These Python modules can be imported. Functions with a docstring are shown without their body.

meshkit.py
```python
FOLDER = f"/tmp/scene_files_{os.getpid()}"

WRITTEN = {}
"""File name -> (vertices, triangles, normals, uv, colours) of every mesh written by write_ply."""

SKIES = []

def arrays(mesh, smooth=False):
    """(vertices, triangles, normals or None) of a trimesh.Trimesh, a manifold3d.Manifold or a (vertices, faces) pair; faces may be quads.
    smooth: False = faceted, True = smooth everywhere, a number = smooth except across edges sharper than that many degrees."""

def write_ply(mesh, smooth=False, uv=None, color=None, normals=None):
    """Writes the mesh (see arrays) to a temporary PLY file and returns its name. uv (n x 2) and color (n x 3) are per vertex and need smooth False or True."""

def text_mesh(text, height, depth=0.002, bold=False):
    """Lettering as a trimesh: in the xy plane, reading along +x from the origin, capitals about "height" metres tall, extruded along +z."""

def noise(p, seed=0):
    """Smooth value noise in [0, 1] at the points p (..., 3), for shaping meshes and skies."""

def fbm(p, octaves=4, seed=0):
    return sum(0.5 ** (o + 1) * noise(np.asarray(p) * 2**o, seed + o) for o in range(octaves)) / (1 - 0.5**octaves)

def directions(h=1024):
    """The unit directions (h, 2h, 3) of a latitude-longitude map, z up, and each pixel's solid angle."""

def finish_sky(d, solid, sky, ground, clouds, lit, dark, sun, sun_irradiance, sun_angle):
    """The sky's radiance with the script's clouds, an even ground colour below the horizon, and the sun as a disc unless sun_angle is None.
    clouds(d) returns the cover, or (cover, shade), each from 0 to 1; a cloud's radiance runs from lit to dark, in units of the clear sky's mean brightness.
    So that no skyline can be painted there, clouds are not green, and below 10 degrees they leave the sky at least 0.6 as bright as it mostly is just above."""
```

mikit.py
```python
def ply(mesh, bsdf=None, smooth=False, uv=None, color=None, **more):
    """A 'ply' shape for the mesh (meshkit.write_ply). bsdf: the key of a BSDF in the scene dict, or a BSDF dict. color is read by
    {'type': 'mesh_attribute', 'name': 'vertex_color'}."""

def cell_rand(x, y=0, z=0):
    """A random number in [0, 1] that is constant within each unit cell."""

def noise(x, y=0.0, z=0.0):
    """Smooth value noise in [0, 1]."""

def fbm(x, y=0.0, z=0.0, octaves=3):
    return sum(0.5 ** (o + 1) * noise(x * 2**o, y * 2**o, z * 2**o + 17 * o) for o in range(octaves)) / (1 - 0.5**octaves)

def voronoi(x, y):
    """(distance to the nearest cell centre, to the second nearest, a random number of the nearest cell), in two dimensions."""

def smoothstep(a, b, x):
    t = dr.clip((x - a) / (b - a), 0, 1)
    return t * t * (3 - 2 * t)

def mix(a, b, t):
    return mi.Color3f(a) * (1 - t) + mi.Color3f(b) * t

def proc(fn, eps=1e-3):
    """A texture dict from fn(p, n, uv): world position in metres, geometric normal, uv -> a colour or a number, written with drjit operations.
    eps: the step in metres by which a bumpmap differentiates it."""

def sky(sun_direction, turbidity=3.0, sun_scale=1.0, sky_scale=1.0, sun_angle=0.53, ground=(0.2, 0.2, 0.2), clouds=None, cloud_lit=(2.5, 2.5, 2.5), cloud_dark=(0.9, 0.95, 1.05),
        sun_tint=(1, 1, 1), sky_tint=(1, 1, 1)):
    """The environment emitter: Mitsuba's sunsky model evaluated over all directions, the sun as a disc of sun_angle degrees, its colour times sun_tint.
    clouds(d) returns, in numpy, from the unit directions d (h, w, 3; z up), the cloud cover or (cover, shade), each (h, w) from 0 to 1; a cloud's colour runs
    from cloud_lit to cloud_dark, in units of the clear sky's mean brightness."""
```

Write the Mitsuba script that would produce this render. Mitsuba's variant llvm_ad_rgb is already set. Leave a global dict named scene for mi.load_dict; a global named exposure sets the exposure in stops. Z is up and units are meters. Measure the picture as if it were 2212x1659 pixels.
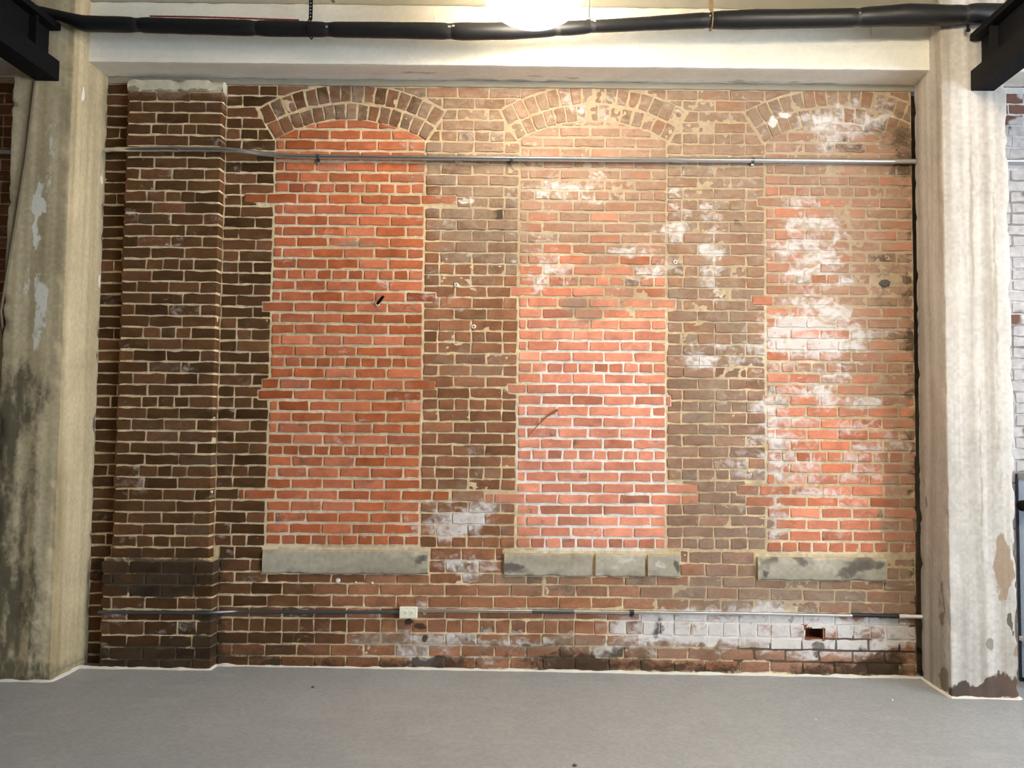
import math
import numpy as np, trimesh, drjit as dr, mitsuba as mi, mikit, meshkit
from mikit import noise, fbm, voronoi, smoothstep, mix, cell_rand
from shapely.geometry import Polygon, box as sbox
from shapely.ops import unary_union

T = mi.ScalarTransform4f
scene, labels = {}, {}

# ------------------------------------------------------------------ camera (x along the wall, y into the wall, z up; wall face at y = 0)
CAM = np.array([0.0, -5.486, 1.64])
yaw, pitch, roll = 0.00586, 0.05015, 0.00812
fwd = np.array([math.sin(yaw) * math.cos(pitch), math.cos(yaw) * math.cos(pitch), math.sin(pitch)])
rgt = np.array([math.cos(yaw), -math.sin(yaw), 0.0])
upv = np.cross(rgt, fwd)
upv = -math.sin(roll) * rgt + math.cos(roll) * upv
scene['camera'] = {'type': 'perspective', 'fov': math.degrees(2 * math.atan(1106 / 1750)), 'fov_axis': 'x',
                   'principal_point_offset_x': -100 / 2212, 'near_clip': 0.05, 'far_clip': 200.0,
                   'to_world': T().look_at(origin=CAM.tolist(), target=(CAM + fwd).tolist(), up=upv.tolist())}

# ------------------------------------------------------------------ light
exposure = 0.33
LAMP_RGB = np.array([1.0, 0.87, 0.68])
LAMP_NEAR, LAMP_FAR, LAMP_SIDE = 34.0, 100.0, 8.0         # radiance of the globe by the wall and of those further back in the hall
DAY_RGB = np.array([0.74, 0.86, 1.0])
DAY = 18.0                               # frosted windows of the right-hand side wall
scene['sky'] = {'type': 'constant', 'radiance': {'type': 'rgb', 'value': [0.05, 0.055, 0.065]}}

# ------------------------------------------------------------------ helpers
rng = np.random.default_rng(7)
HALL_X0, HALL_X1, HALL_Y0, CEIL = -6.5, 6.5, -11.0, 4.41


def floor_z(x):
    return -0.0115 * x


def numbered(name):
    if name not in scene:
        return name
    k = 1
    while f'{name}_{k:03d}' in scene:
        k += 1
    return f'{name}_{k:03d}'


_count = {}


def put(key, mesh, bsdf, smooth=False, uv=None, **more):
    n = _count.get(key, 0)
    _count[key] = n + 1
    k = key if n == 0 else f'{key}_{n:03d}'
    scene[k] = mikit.ply(mesh, bsdf, smooth=smooth, uv=uv, **more)
    return k


def tag(key, label, category=None, kind=None, group=None):
    d = {'label': label}
    if category:
        d['category'] = category
    if kind:
        d['kind'] = kind
    if group:
        d['group'] = group
    labels[key] = d


def bx(x0, x1, y0, y1, z0, z1):
    return trimesh.creation.box(bounds=[[x0, y0, z0], [x1, y1, z1]])


def cat(*ms):
    return trimesh.util.concatenate(list(ms))


def tube(path, radius, n=14, caps=True):
    p = np.asarray(path, float)
    r = np.broadcast_to(np.asarray(radius, float), (len(p),))
    t = np.gradient(p, axis=0)
    t /= np.linalg.norm(t, axis=1, keepdims=True)
    ref = np.array([0, 0, 1.0]) if abs(t[0][2]) < 0.9 else np.array([0, 1.0, 0])
    V = []
    for i in range(len(p)):
        a = np.cross(t[i], ref)
        a /= np.linalg.norm(a)
        b = np.cross(a, t[i])
        ang = np.arange(n) / n * 2 * np.pi
        V.append(p[i] + r[i] * (np.cos(ang)[:, None] * a + np.sin(ang)[:, None] * b))
    V = np.vstack(V)
    F = []
    for i in range(len(p) - 1):
        for j in range(n):
            a, b = i * n + j, i * n + (j + 1) % n
            F += [[a, a + n, b], [b, a + n, b + n]]
    if caps:
        V = np.vstack([V, p[0], p[-1]])
        c0, c1, e = len(V) - 2, len(V) - 1, (len(p) - 1) * n
        for j in range(n):
            F += [[c0, j, (j + 1) % n], [c1, e + (j + 1) % n, e + j]]
    m = trimesh.Trimesh(V, np.array(F), process=False)
    if m.volume < 0:
        m.invert()
    return m


def lathe(profile, n=40, at=(0, 0, 0)):
    m = trimesh.creation.revolve(np.asarray(profile, float), sections=n)
    m.apply_translation(at)
    if m.volume < 0:
        m.invert()
    return m


def rough_prism(x0, x1, y0, y1, z0, z1, step=0.05, radius=0.012, amp=0.003, chip=0.012, seed=0, axis='z', across=0.04):
    """A cast-concrete member: a rounded rectangle swept along an axis, its faces uneven and its arrises chipped."""
    lo, hi = {'z': ((x0, x1, y0, y1), (z0, z1)), 'x': ((y0, y1, z0, z1), (x0, x1))}[axis]
    a0, a1, b0, b1 = lo
    pts, nrm, corner = [], [], []
    def edge(p, q, nx, ny):
        L = math.hypot(q[0] - p[0], q[1] - p[1])
        k = max(2, int(L / across))
        for i in range(k + 1):
            f = i / k
            pts.append((p[0] + (q[0] - p[0]) * f, p[1] + (q[1] - p[1]) * f)); nrm.append((nx, ny)); corner.append(1.0 if i in (0, k) else 0.0)
    r, s = radius, 0.7071
    edge((a0 + r, b0), (a1 - r, b0), 0, -1)
    pts.append((a1 - r * (1 - s), b0 + r * (1 - s))); nrm.append((s, -s)); corner.append(1)
    edge((a1, b0 + r), (a1, b1 - r), 1, 0)
    pts.append((a1 - r * (1 - s), b1 - r * (1 - s))); nrm.append((s, s)); corner.append(1)
    edge((a1 - r, b1), (a0 + r, b1), 0, 1)
    pts.append((a0 + r * (1 - s), b1 - r * (1 - s))); nrm.append((-s, s)); corner.append(1)
    edge((a0, b1 - r), (a0, b0 + r), -1, 0)
    pts.append((a0 + r * (1 - s), b0 + r * (1 - s))); nrm.append((-s, -s)); corner.append(1)
    P, N, C = np.array(pts), np.array(nrm), np.array(corner)
    m = max(2, int((hi[1] - hi[0]) / step))
    L = np.linspace(hi[0], hi[1], m + 1)
    n = len(P)
    A = np.repeat(P[None], m + 1, 0)
    q = np.concatenate([A, np.repeat(L[:, None, None], n, 1)], 2)
    f = meshkit.fbm(q * np.array([9, 9, 2.5]) + seed * 17.3, 3, seed) - 0.5
    ch = np.clip(meshkit.fbm(q * np.array([6, 6, 11]) + seed * 5.1, 3, seed + 9) - 0.52, 0, 1) * 6
    A = A + N[None] * (f * 2 * amp)[..., None] - N[None] * (np.minimum(ch, 1) * chip * C)[..., None]
    q = np.concatenate([A, np.repeat(L[:, None, None], n, 1)], 2).reshape(-1, 3)
    if axis == 'x':
        q = q[:, [2, 0, 1]]
    F = []
    for i in range(m):
        for j in range(n):
            a, b = i * n + j, i * n + (j + 1) % n
            F += [[a, b, a + n], [b, b + n, a + n]]
    c0, c1 = q[:n].mean(0), q[-n:].mean(0)
    V = np.vstack([q, c0, c1])
    e = m * n
    for j in range(n):
        F += [[len(q), (j + 1) % n, j], [len(q) + 1, e + j, e + (j + 1) % n]]
    M = trimesh.Trimesh(V, np.array(F), process=False)
    if M.volume < 0:
        M.invert()
    return M


# ------------------------------------------------------------------ procedural colours
def blobs(x, z, items):
    """Where a deposit lies: the union of ragged patches (x, z, half width, half height, strength)."""
    keep = mi.Float(1)
    for cx, cz, rx, rz, a in items:
        d = dr.square((x - cx) / rx) + dr.square((z - cz) / rz)
        keep = keep * (1 - a * dr.exp(-d * d))
    return 1 - keep


# patches measured on the wall, in metres
LIME = [(0.26, 3.5, 0.62, 0.42, 0.8), (1.95, 3.5, 0.6, 0.35, 0.75), (0.15, 3.6, 0.85, 0.75, 0.85), (0.35, 3.05, 0.55, 0.5, 0.7), (1.1, 3.55, 0.5, 0.65, 0.85), (2.0, 3.55, 0.7, 0.65, 0.9), (-0.5, 3.4, 0.5, 0.55, 0.72), (-0.45, 2.85, 0.4, 0.45, 0.62),
        (1.1, 2.75, 0.40, 0.65, 0.75), (2.3, 2.6, 0.4, 0.8, 0.85), (1.85, 2.6, 0.55, 0.6, 0.7), (-1.3, 3.85, 0.75, 0.2, 0.6), (1.45, 0.52, 0.95, 0.16, 0.8), (2.36, 1.1, 0.16, 1.0, 0.8),
        (1.1, 2.05, 0.36, 0.35, 0.6), (-2.6, 3.88, 0.4, 0.06, 0.75), (-0.55, 2.05, 0.32, 0.25, 0.4), (2.0, 1.95, 0.5, 0.3, 0.5), (0.45, 2.5, 0.4, 0.12, 0.45), (0.3, 0.17, 1.5, 0.07, 0.75), (1.1, 1.2, 0.4, 0.7, 0.5),
        (0.2, 2.42, 0.14, 0.10, 0.75), (-0.55, 1.1, 0.35, 0.3, 0.4), (0.1, 0.6, 0.9, 0.10, 0.42), (-0.95, 0.2, 0.4, 0.06, 0.5), (1.5, 1.2, 0.12, 0.7, 0.4), (-1.35, 2.87, 0.14, 0.02, 0.85), (-1.15, 0.2, 0.25, 0.05, 0.5)]
WHITE = [(-0.62, 0.98, 0.30, 0.16, 0.75), (-0.55, 0.72, 0.3, 0.1, 0.6), (1.3, 0.30, 0.75, 0.15, 1.0), (1.95, 0.22, 0.6, 0.15, 0.95), (0.75, 0.30, 0.4, 0.12, 0.7), (2.3, 0.28, 0.2, 0.12, 0.8), (1.75, 2.85, 0.3, 0.42, 0.66),
         (1.75, 2.3, 0.45, 0.2, 0.75), (1.06, 2.75, 0.10, 0.4, 0.6), (1.0, 2.1, 0.28, 0.12, 0.62), (0.15, 3.25, 0.4, 0.10, 0.5), (0.84, 3.1, 0.10, 0.25, 0.52), (-0.05, 2.7, 0.2, 0.25, 0.45), (0.6, 2.75, 0.22, 0.16, 0.45),
         (1.49, 3.74, 0.035, 0.035, 1.0), (1.58, 3.79, 0.04, 0.035, 1.0), (-0.4, 0.14, 1.2, 0.13, 0.52), (2.05, 3.72, 0.35, 0.22, 0.6), (1.75, 1.6, 0.6, 0.7, 0.46), (0.3, 3.8, 0.6, 0.12, 0.25), (1.5, 1.3, 0.05, 0.4, 0.5), (-0.65, 2.47, 0.2, 0.06, 0.4), (-0.63, 3.165, 0.045, 0.03, 1.0)]
DARK = [(-1.55, 0.03, 0.5, 0.05, 0.7), (-0.75, 0.03, 0.45, 0.07, 0.9), (0.2, 0.04, 0.5, 0.07, 0.95), (1.0, 0.03, 0.4, 0.06, 0.9), (2.0, 0.02, 0.5, 0.07, 0.85), (2.2, 0.11, 0.22, 0.07, 0.7), (-0.87, 0.29, 0.05, 0.026, 1.0), (-0.85, 0.2, 0.03, 0.03, 1.0),
        (-0.95, 0.32, 0.03, 0.025, 1.0), (-2.6, 0.08, 0.5, 0.16, 1.0), (-2.25, 0.2, 0.08, 0.25, 0.8), (-2.6, 0.63, 0.5, 0.16, 1.0), (2.44, 1.9, 0.05, 1.6, 0.5), (2.40, 3.5, 0.10, 0.35, 0.6), (2.15, 3.62, 0.3, 0.15, 0.5), (0.72, 0.29, 0.05, 0.06, 0.5),
        (1.25, 3.02, 0.03, 0.025, 0.55), (-0.36, 3.05, 0.07, 0.14, 0.4), (1.6, 0.35, 0.03, 0.04, 0.6), (0.05, 0.13, 0.7, 0.06, 0.55), (1.77, 0.17, 0.035, 0.05, 0.5), (2.3, 2.5, 0.15, 0.5, 0.35), (-1.9, 0.15, 0.3, 0.12, 0.45)]  # blobs beside the right column partly put its shade into the colour


def deposits_and_shade(p, own):
    """How much lime wash, white bloom and black dirt (beside the right column partly painted shade) lies here; own is a brick's (or a bed's) own hold on them, from 0 to 1."""
    x = p.x + (fbm(p.x * 16, p.z * 16, 2.0, 3) - 0.5) * 0.075
    z = p.z + (fbm(p.x * 16, p.z * 16, 6.0, 3) - 0.5) * 0.06
    n1, n2, n3 = fbm(x * 4.0, z * 5.0, 3.0, 2), fbm(x * 13, z * 24, 7.0, 3), fbm(x * 60, z * 75, 1.0, 2)
    r = (n1 - 0.5) * 0.5 + (n2 - 0.5) * 1.0 + (n3 - 0.5) * 0.45 + (own - 0.5) * 0.8
    lime = smoothstep(0.12, 1.0, blobs(x, z, LIME) * 1.02 + r * 0.55) 
    m1, m2 = fbm(x * 7.0, z * 16.0, 13.0, 3), fbm(x * 38, z * 46, 5.0, 2)
    w = (m1 - 0.5) * 1.5 + (m2 - 0.5) * 0.9 + (own - 0.5) * 0.9
    white = smoothstep(0.34, 1.0, blobs(x, z, WHITE) * 1.02 + w * 0.62)
    dark = smoothstep(0.30, 0.85, blobs(x, z, DARK) * 1.02 + r * 0.75)
    return lime, white, dark, n1, n2, n3


def soiled_and_shaded(p, c, lime_most, white_most, dark_most, own):
    lime, white, dark, n1, n2, n3 = deposits_and_shade(p, own)
    c = mix(c, mix((0.165, 0.112, 0.076), (0.34, 0.262, 0.195), dr.clip(n2 * 0.8 + n3 * 0.4 - 0.1, 0, 1)), lime * lime_most)
    c = mix(c, mix((0.54, 0.50, 0.46), (0.80, 0.78, 0.77), n1 * 0.6 + n3 * 0.4), white * white_most)
    return mix(c, mix((0.020, 0.015, 0.011), (0.07, 0.05, 0.033), n2), dark * dark_most)


def old_brick(p, n, uv):
    """uv.x: how light the brick was fired, uv.y: from sooty brown (0) over red-brown (0.5) to purple-brown (1); one value each per brick."""
    g = fbm(p.x * 60, p.z * 90, p.y * 60, 2)
    k = fbm(p.x * 9 + uv.x * 31, p.z * 15, uv.y * 17, 2)
    c = mix((0.082, 0.042, 0.019), (0.26, 0.115, 0.062), dr.clip(uv.y * 2, 0, 1))
    c = mix(c, (0.245, 0.155, 0.115), dr.clip(uv.y * 2 - 1, 0, 1))
    c = c * (0.55 + 0.75 * uv.x) * (0.66 + 0.68 * k) * (0.78 + 0.44 * g)
    return soiled_and_shaded(p, c, 0.80, 0.86, 0.9, dr.abs(uv.x * 7.3 - dr.floor(uv.x * 7.3)))


def new_brick(p, n, uv):
    """uv.x: lightness, uv.y: from brown-orange (0) to pale salmon (1)."""
    g = fbm(p.x * 60, p.z * 90, p.y * 60, 2)
    k = fbm(p.x * 13 + uv.x * 31, p.z * 15, uv.y * 17, 2)
    c = mix((0.40, 0.112, 0.046), (0.66, 0.265, 0.175), uv.y)
    c = c * (0.62 + 0.62 * uv.x) * (0.74 + 0.52 * k) * (0.84 + 0.32 * g)
    return soiled_and_shaded(p, c, 0.84, 0.82, 0.9, dr.abs(uv.x * 7.3 - dr.floor(uv.x * 7.3)))


def mortar_old(p, n, uv):
    g = fbm(p.x * 45, p.z * 45, 2.0, 3)
    k = fbm(p.x * 3.1, p.z * 3.1, 5.0, 2)
    c = mix((0.54, 0.405, 0.225), (0.70, 0.58, 0.39), k) * (0.72 + 0.5 * g)
    c = soiled_and_shaded(p, c, 0.66, 0.9, 0.92, mi.Float(0.5))
    gone = smoothstep(0.35, 0.65, blobs(p.x, p.z, [(1.95, 0.12, 0.6, 0.12, 0.95), (1.2, 0.13, 0.4, 0.06, 0.6), (2.44, 0.3, 0.06, 0.3, 0.7)]) + (fbm(p.x * 12, p.z * 14, 3.0, 3) - 0.5) * 1.1)
    return mix(c, (0.055, 0.035, 0.026), gone * 0.88)


def mortar_new(p, n, uv):
    g = fbm(p.x * 45, p.z * 45, 2.0, 3)
    k = smoothstep(0.25, 0.75, fbm(p.x * 2.3, p.z * 2.3, 9.0, 2))
    c = mix((0.51, 0.385, 0.235), (0.68, 0.56, 0.39), k)
    c = mix(c, (0.74, 0.68, 0.60), smoothstep(0.3, 0.6, blobs(p.x, p.z, [(0.3, 1.4, 0.6, 0.95, 0.9)]) + (fbm(p.x * 5, p.z * 5, 1.0, 3) - 0.5) * 0.5)) * (0.75 + 0.45 * g)
    return soiled_and_shaded(p, c, 0.7, 0.85, 0.9, mi.Float(0.5))


def concrete_base(p, vertical):
    x = p.x + p.y * 0.83
    if vertical:
        s = dr.clip((fbm(x * 17, p.z * 0.45, 4.0, 3) - 0.5) * 1.9 + 0.5, 0, 1)
        b = cell_rand(dr.floor(x / 0.11 + 3), 5, 2)
    else:
        s = fbm(p.x * 0.9, (p.y + p.z) * 13, 4.0, 3)
        b = cell_rand(dr.floor((p.y + p.z) / 0.14), 5, 2)
    g = fbm(x * 50, p.z * 50, p.y * 50, 3)
    m = fbm(x * 5, p.z * 4, 11.0, 3)
    return s, b, g, m, x


def column_left(p, n, uv):
    s, b, g, m, x = concrete_base(p, True)
    c = mix((0.31, 0.245, 0.14), (0.58, 0.49, 0.325), s * 0.75 + b * 0.25) * (0.66 + 0.36 * g + 0.34 * m)
    front = dr.select(p.y < -0.37, mi.Float(1), mi.Float(0))
    p = mi.Point3f(p.x + (fbm(p.x * 26, p.z * 14, 2.0, 3) - 0.5) * 0.022, p.y + (fbm(p.y * 26, p.z * 14, 2.0, 3) - 0.5) * 0.022, p.z + (fbm(p.x * 20, p.z * 14, p.y * 20, 3) - 0.5) * 0.07)
    r = (fbm(p.x * 24, p.z * 9, 3.0, 3) - 0.5) * 1.6 + (fbm(p.x * 70, p.z * 50, 1.0, 2) - 0.5) * 0.5
    drips = smoothstep(0.42, 0.72, blobs(p.x, p.z, [(-3.21, 3.3, 0.035, 0.32, 0.62), (-3.27, 2.9, 0.03, 0.3, 0.5), (-3.23, 2.35, 0.06, 0.28, 0.6), (-3.33, 2.55, 0.03, 0.2, 0.5), (-3.26, 3.0, 0.07, 0.06, 0.7)]) + r * 0.75) * front * 0.85
    drips = dr.maximum(drips, smoothstep(0.5, 0.58, blobs(p.y, p.z, [(-0.05, 3.3, 0.02, 0.1, 0.6), (-0.3, 3.75, 0.02, 0.06, 0.7), (-0.03, 2.6, 0.02, 0.08, 0.6), (-0.04, 1.1, 0.03, 0.1, 0.5)]) + r * 0.4) * (1 - front))
    c = mix(c, (0.72, 0.70, 0.62), drips)
    mold = smoothstep(0.25, 0.95, blobs(p.x, p.z, [(-3.42, 1.65, 0.14, 0.35, 0.8), (-3.3, 1.8, 0.16, 0.22, 0.6), (-3.45, 1.2, 0.12, 0.6, 0.9), (-3.40, 0.5, 0.16, 0.55, 0.8), (-3.25, 1.0, 0.07, 0.7, 0.45), (-3.22, 0.4, 0.1, 0.35, 0.45), (-3.27, 0.05, 0.3, 0.12, 0.8), (-3.46, 1.55, 0.05, 0.06, 1.0)]) + r * 0.6)
    return mix(c, mix((0.035, 0.035, 0.03), (0.10, 0.088, 0.05), m), mold * 0.85)


def column_right(p, n, uv):
    s, b, g, m, x = concrete_base(p, True)
    c = mix((0.35, 0.305, 0.255), (0.60, 0.565, 0.525), s * 0.8 + b * 0.2) * (0.70 + 0.3 * g + 0.3 * m)
    front = dr.select(p.y < -0.37, mi.Float(1), mi.Float(0))
    p = mi.Point3f(p.x + (fbm(p.x * 26, p.z * 14, 2.0, 3) - 0.5) * 0.022, p.y + (fbm(p.y * 26, p.z * 14, 2.0, 3) - 0.5) * 0.022, p.z + (fbm(p.x * 20, p.z * 14, p.y * 20, 3) - 0.5) * 0.07)
    r = (fbm(p.x * 24, p.z * 14, p.y * 20, 3) - 0.5) * 1.6 + (fbm(p.x * 70, p.z * 50, p.y * 60, 2) - 0.5) * 0.5
    line = smoothstep(0.3, 0.6, blobs(p.x, p.z, [(2.655, 3.0, 0.013, 0.55, 0.7), (2.80, 2.6, 0.014, 0.8, 0.6), (2.685, 1.3, 0.012, 0.8, 0.55), (2.80, 1.4, 0.03, 0.35, 0.45)]) + r * 0.35) * front
    c = mix(c, (0.30, 0.245, 0.17), line * 0.55)
    brown = smoothstep(0.4, 0.6, blobs(p.x, p.z, [(2.82, 0.80, 0.07, 0.19, 0.85), (2.80, 0.60, 0.05, 0.1, 0.4), (2.89, 0.25, 0.025, 0.03, 0.85), (2.85, 0.3, 0.03, 0.03, 0.5)]) + r * 0.5) * front
    c = mix(c, (0.26, 0.165, 0.09), brown * 0.75)
    moss = smoothstep(0.42, 0.56, blobs(p.x, p.z, [(2.845, 0.455, 0.018, 0.03, 0.9), (2.86, 0.42, 0.012, 0.04, 0.8), (2.875, 0.37, 0.012, 0.02, 0.8)]) + r * 0.3) * front
    c = mix(c, (0.07, 0.06, 0.03), moss * 0.85)
    grey = smoothstep(0.42, 0.52, blobs(p.x, p.z, [(2.72, 0.3, 0.025, 0.05, 0.85)]) + r * 0.2) * front
    c = mix(c, (0.24, 0.215, 0.17), grey * 0.85)
    side = smoothstep(0.42, 0.62, blobs(p.y, p.z, [(-0.3, 0.5, 0.05, 0.4, 0.5), (-0.33, 0.06, 0.1, 0.09, 0.8), (-0.1, 1.4, 0.05, 0.5, 0.4), (-0.35, 1.1, 0.03, 0.3, 0.4), (-0.2, 2.3, 0.06, 0.5, 0.3)]) + r * 0.5) * (1 - front)
    c = mix(c, (0.15, 0.115, 0.065), side * 0.7)
    damp = smoothstep(0.4, 0.62, blobs(p.x, p.z, [(2.55, 0.0, 0.1, 0.07, 0.85), (2.72, 0.02, 0.12, 0.08, 0.9), (2.87, 0.03, 0.1, 0.07, 0.85), (2.8, 0.09, 0.06, 0.05, 0.6)]) + r * 0.5) * front
    return mix(c, mix((0.03, 0.026, 0.028), (0.13, 0.07, 0.045), m), damp * 0.92)


def beam_paint(p, n, uv):
    s, b, g, m, x = concrete_base(p, False)
    c = mix((0.70, 0.66, 0.56), (0.83, 0.80, 0.71), s * 0.7 + b * 0.3) * (0.86 + 0.16 * g + 0.12 * m)
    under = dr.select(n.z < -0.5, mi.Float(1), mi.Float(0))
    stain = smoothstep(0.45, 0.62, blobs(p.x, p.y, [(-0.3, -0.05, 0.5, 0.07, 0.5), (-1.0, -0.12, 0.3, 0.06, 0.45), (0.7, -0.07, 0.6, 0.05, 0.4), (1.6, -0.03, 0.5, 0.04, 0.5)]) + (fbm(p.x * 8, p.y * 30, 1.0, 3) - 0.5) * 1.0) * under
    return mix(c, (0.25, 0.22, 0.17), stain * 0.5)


def ceiling_paint(p, n, uv):
    k = fbm(p.x * 1.7, p.y * 1.7, 3.0, 4)
    return mix((0.46, 0.43, 0.33), (0.58, 0.54, 0.43), k)


def floor_paint(p, n, uv):
    a, b, g = fbm(p.x * 1.1, p.y * 1.4, 3.0, 3), fbm(p.x * 5, p.y * 7, 8.0, 3), fbm(p.x * 60, p.y * 60, 2.0, 2)
    c = mix((0.235, 0.245, 0.26), (0.30, 0.31, 0.322), a * 0.6 + b * 0.4) * (0.9 + 0.2 * g)
    scuff = smoothstep(0.66, 0.78, fbm(p.x * 4.1 + 3, p.y * 9, 5.0, 3))
    return mix(c, (0.40, 0.39, 0.36), scuff * 0.15)


def sill_stone(p, n, uv):
    a, g = fbm(p.x * 5, p.z * 8, 2.0, 3), fbm(p.x * 45, p.z * 45, p.y * 45, 3)
    c = mix((0.28, 0.245, 0.185), (0.47, 0.43, 0.345), a) * (0.78 + 0.44 * g)
    p = mi.Point3f(p.x + (fbm(p.x * 18, p.z * 18, 2.0, 3) - 0.5) * 0.09, p.y, p.z + (fbm(p.x * 18, p.z * 18, 7.0, 3) - 0.5) * 0.07)
    r = (fbm(p.x * 14, p.z * 16, 4.0, 3) - 0.5) * 1.5
    d = smoothstep(0.3, 0.85, blobs(p.x, p.z, [(-0.9, 0.74, 0.09, 0.05, 0.7), (-0.25, 0.67, 0.12, 0.05, 0.75), (-0.28, 0.72, 0.05, 0.1, 0.5), (1.45, 0.72, 0.1, 0.06, 0.5), (1.7, 0.74, 0.12, 0.05, 0.55), (2.08, 0.72, 0.15, 0.05, 0.8), (1.95, 0.66, 0.12, 0.04, 0.6), (-1.5, 0.64, 0.06, 0.03, 0.5), (0.83, 0.7, 0.03, 0.06, 0.95), (1.43, 0.66, 0.03, 0.02, 0.7)]) + r * 0.55)
    c = mix(c, (0.07, 0.062, 0.055), d * 0.8)
    w = smoothstep(0.5, 0.7, blobs(p.x, p.z, [(0.45, 0.72, 0.15, 0.06, 0.5), (0.72, 0.72, 0.08, 0.06, 0.55), (1.8, 0.66, 0.1, 0.05, 0.4), (0.05, 0.72, 0.15, 0.06, 0.4)]) + r * 0.4)
    return mix(c, (0.62, 0.60, 0.57), w * 0.75)


def cap_plaster(p, n, uv):
    g = fbm(p.x * 22, p.z * 30, 2.0, 3)
    bare = smoothstep(0.42, 0.62, blobs(p.x, p.z, [(-2.6, 3.865, 0.4, 0.03, 0.7), (-2.85, 3.89, 0.06, 0.03, 0.6)]) + (g - 0.5) * 1.4)
    return mix(mix((0.42, 0.38, 0.28), (0.60, 0.56, 0.45), g), (0.20, 0.15, 0.085), bare * 0.8)


def bay_plaster(p, n, uv):
    lime = smoothstep(0.35, 0.65, fbm(p.x * 5, p.z * 4, 2.0, 4))
    return mix((0.22, 0.20, 0.20), (0.55, 0.53, 0.52), lime) * (0.8 + 0.4 * fbm(p.x * 40, p.z * 40, 1.0, 2))


def bay_brick_right(p, n, uv):
    lime = smoothstep(0.36, 0.52, fbm(p.x * 9, p.z * 8, 2.0, 3) + 0.09)
    c = mix((0.10, 0.055, 0.04), (0.19, 0.10, 0.08), uv.x)
    return mix(c, mix((0.40, 0.38, 0.39), (0.60, 0.58, 0.57), fbm(p.x * 30, p.z * 30, 2.0, 2)), lime * 0.9)


def tex(fn, rough=0.92, spec=0.25, **more):
    return {'type': 'twosided', 'bsdf': {'type': 'principled', 'base_color': mikit.proc(fn), 'roughness': rough, 'specular': spec, **more}}


def plain(rgb, rough=0.6, spec=0.4, metallic=0.0, **more):
    return {'type': 'twosided', 'bsdf': {'type': 'principled', 'base_color': {'type': 'rgb', 'value': list(rgb)}, 'roughness': rough, 'specular': spec, 'metallic': metallic, **more}}


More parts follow.
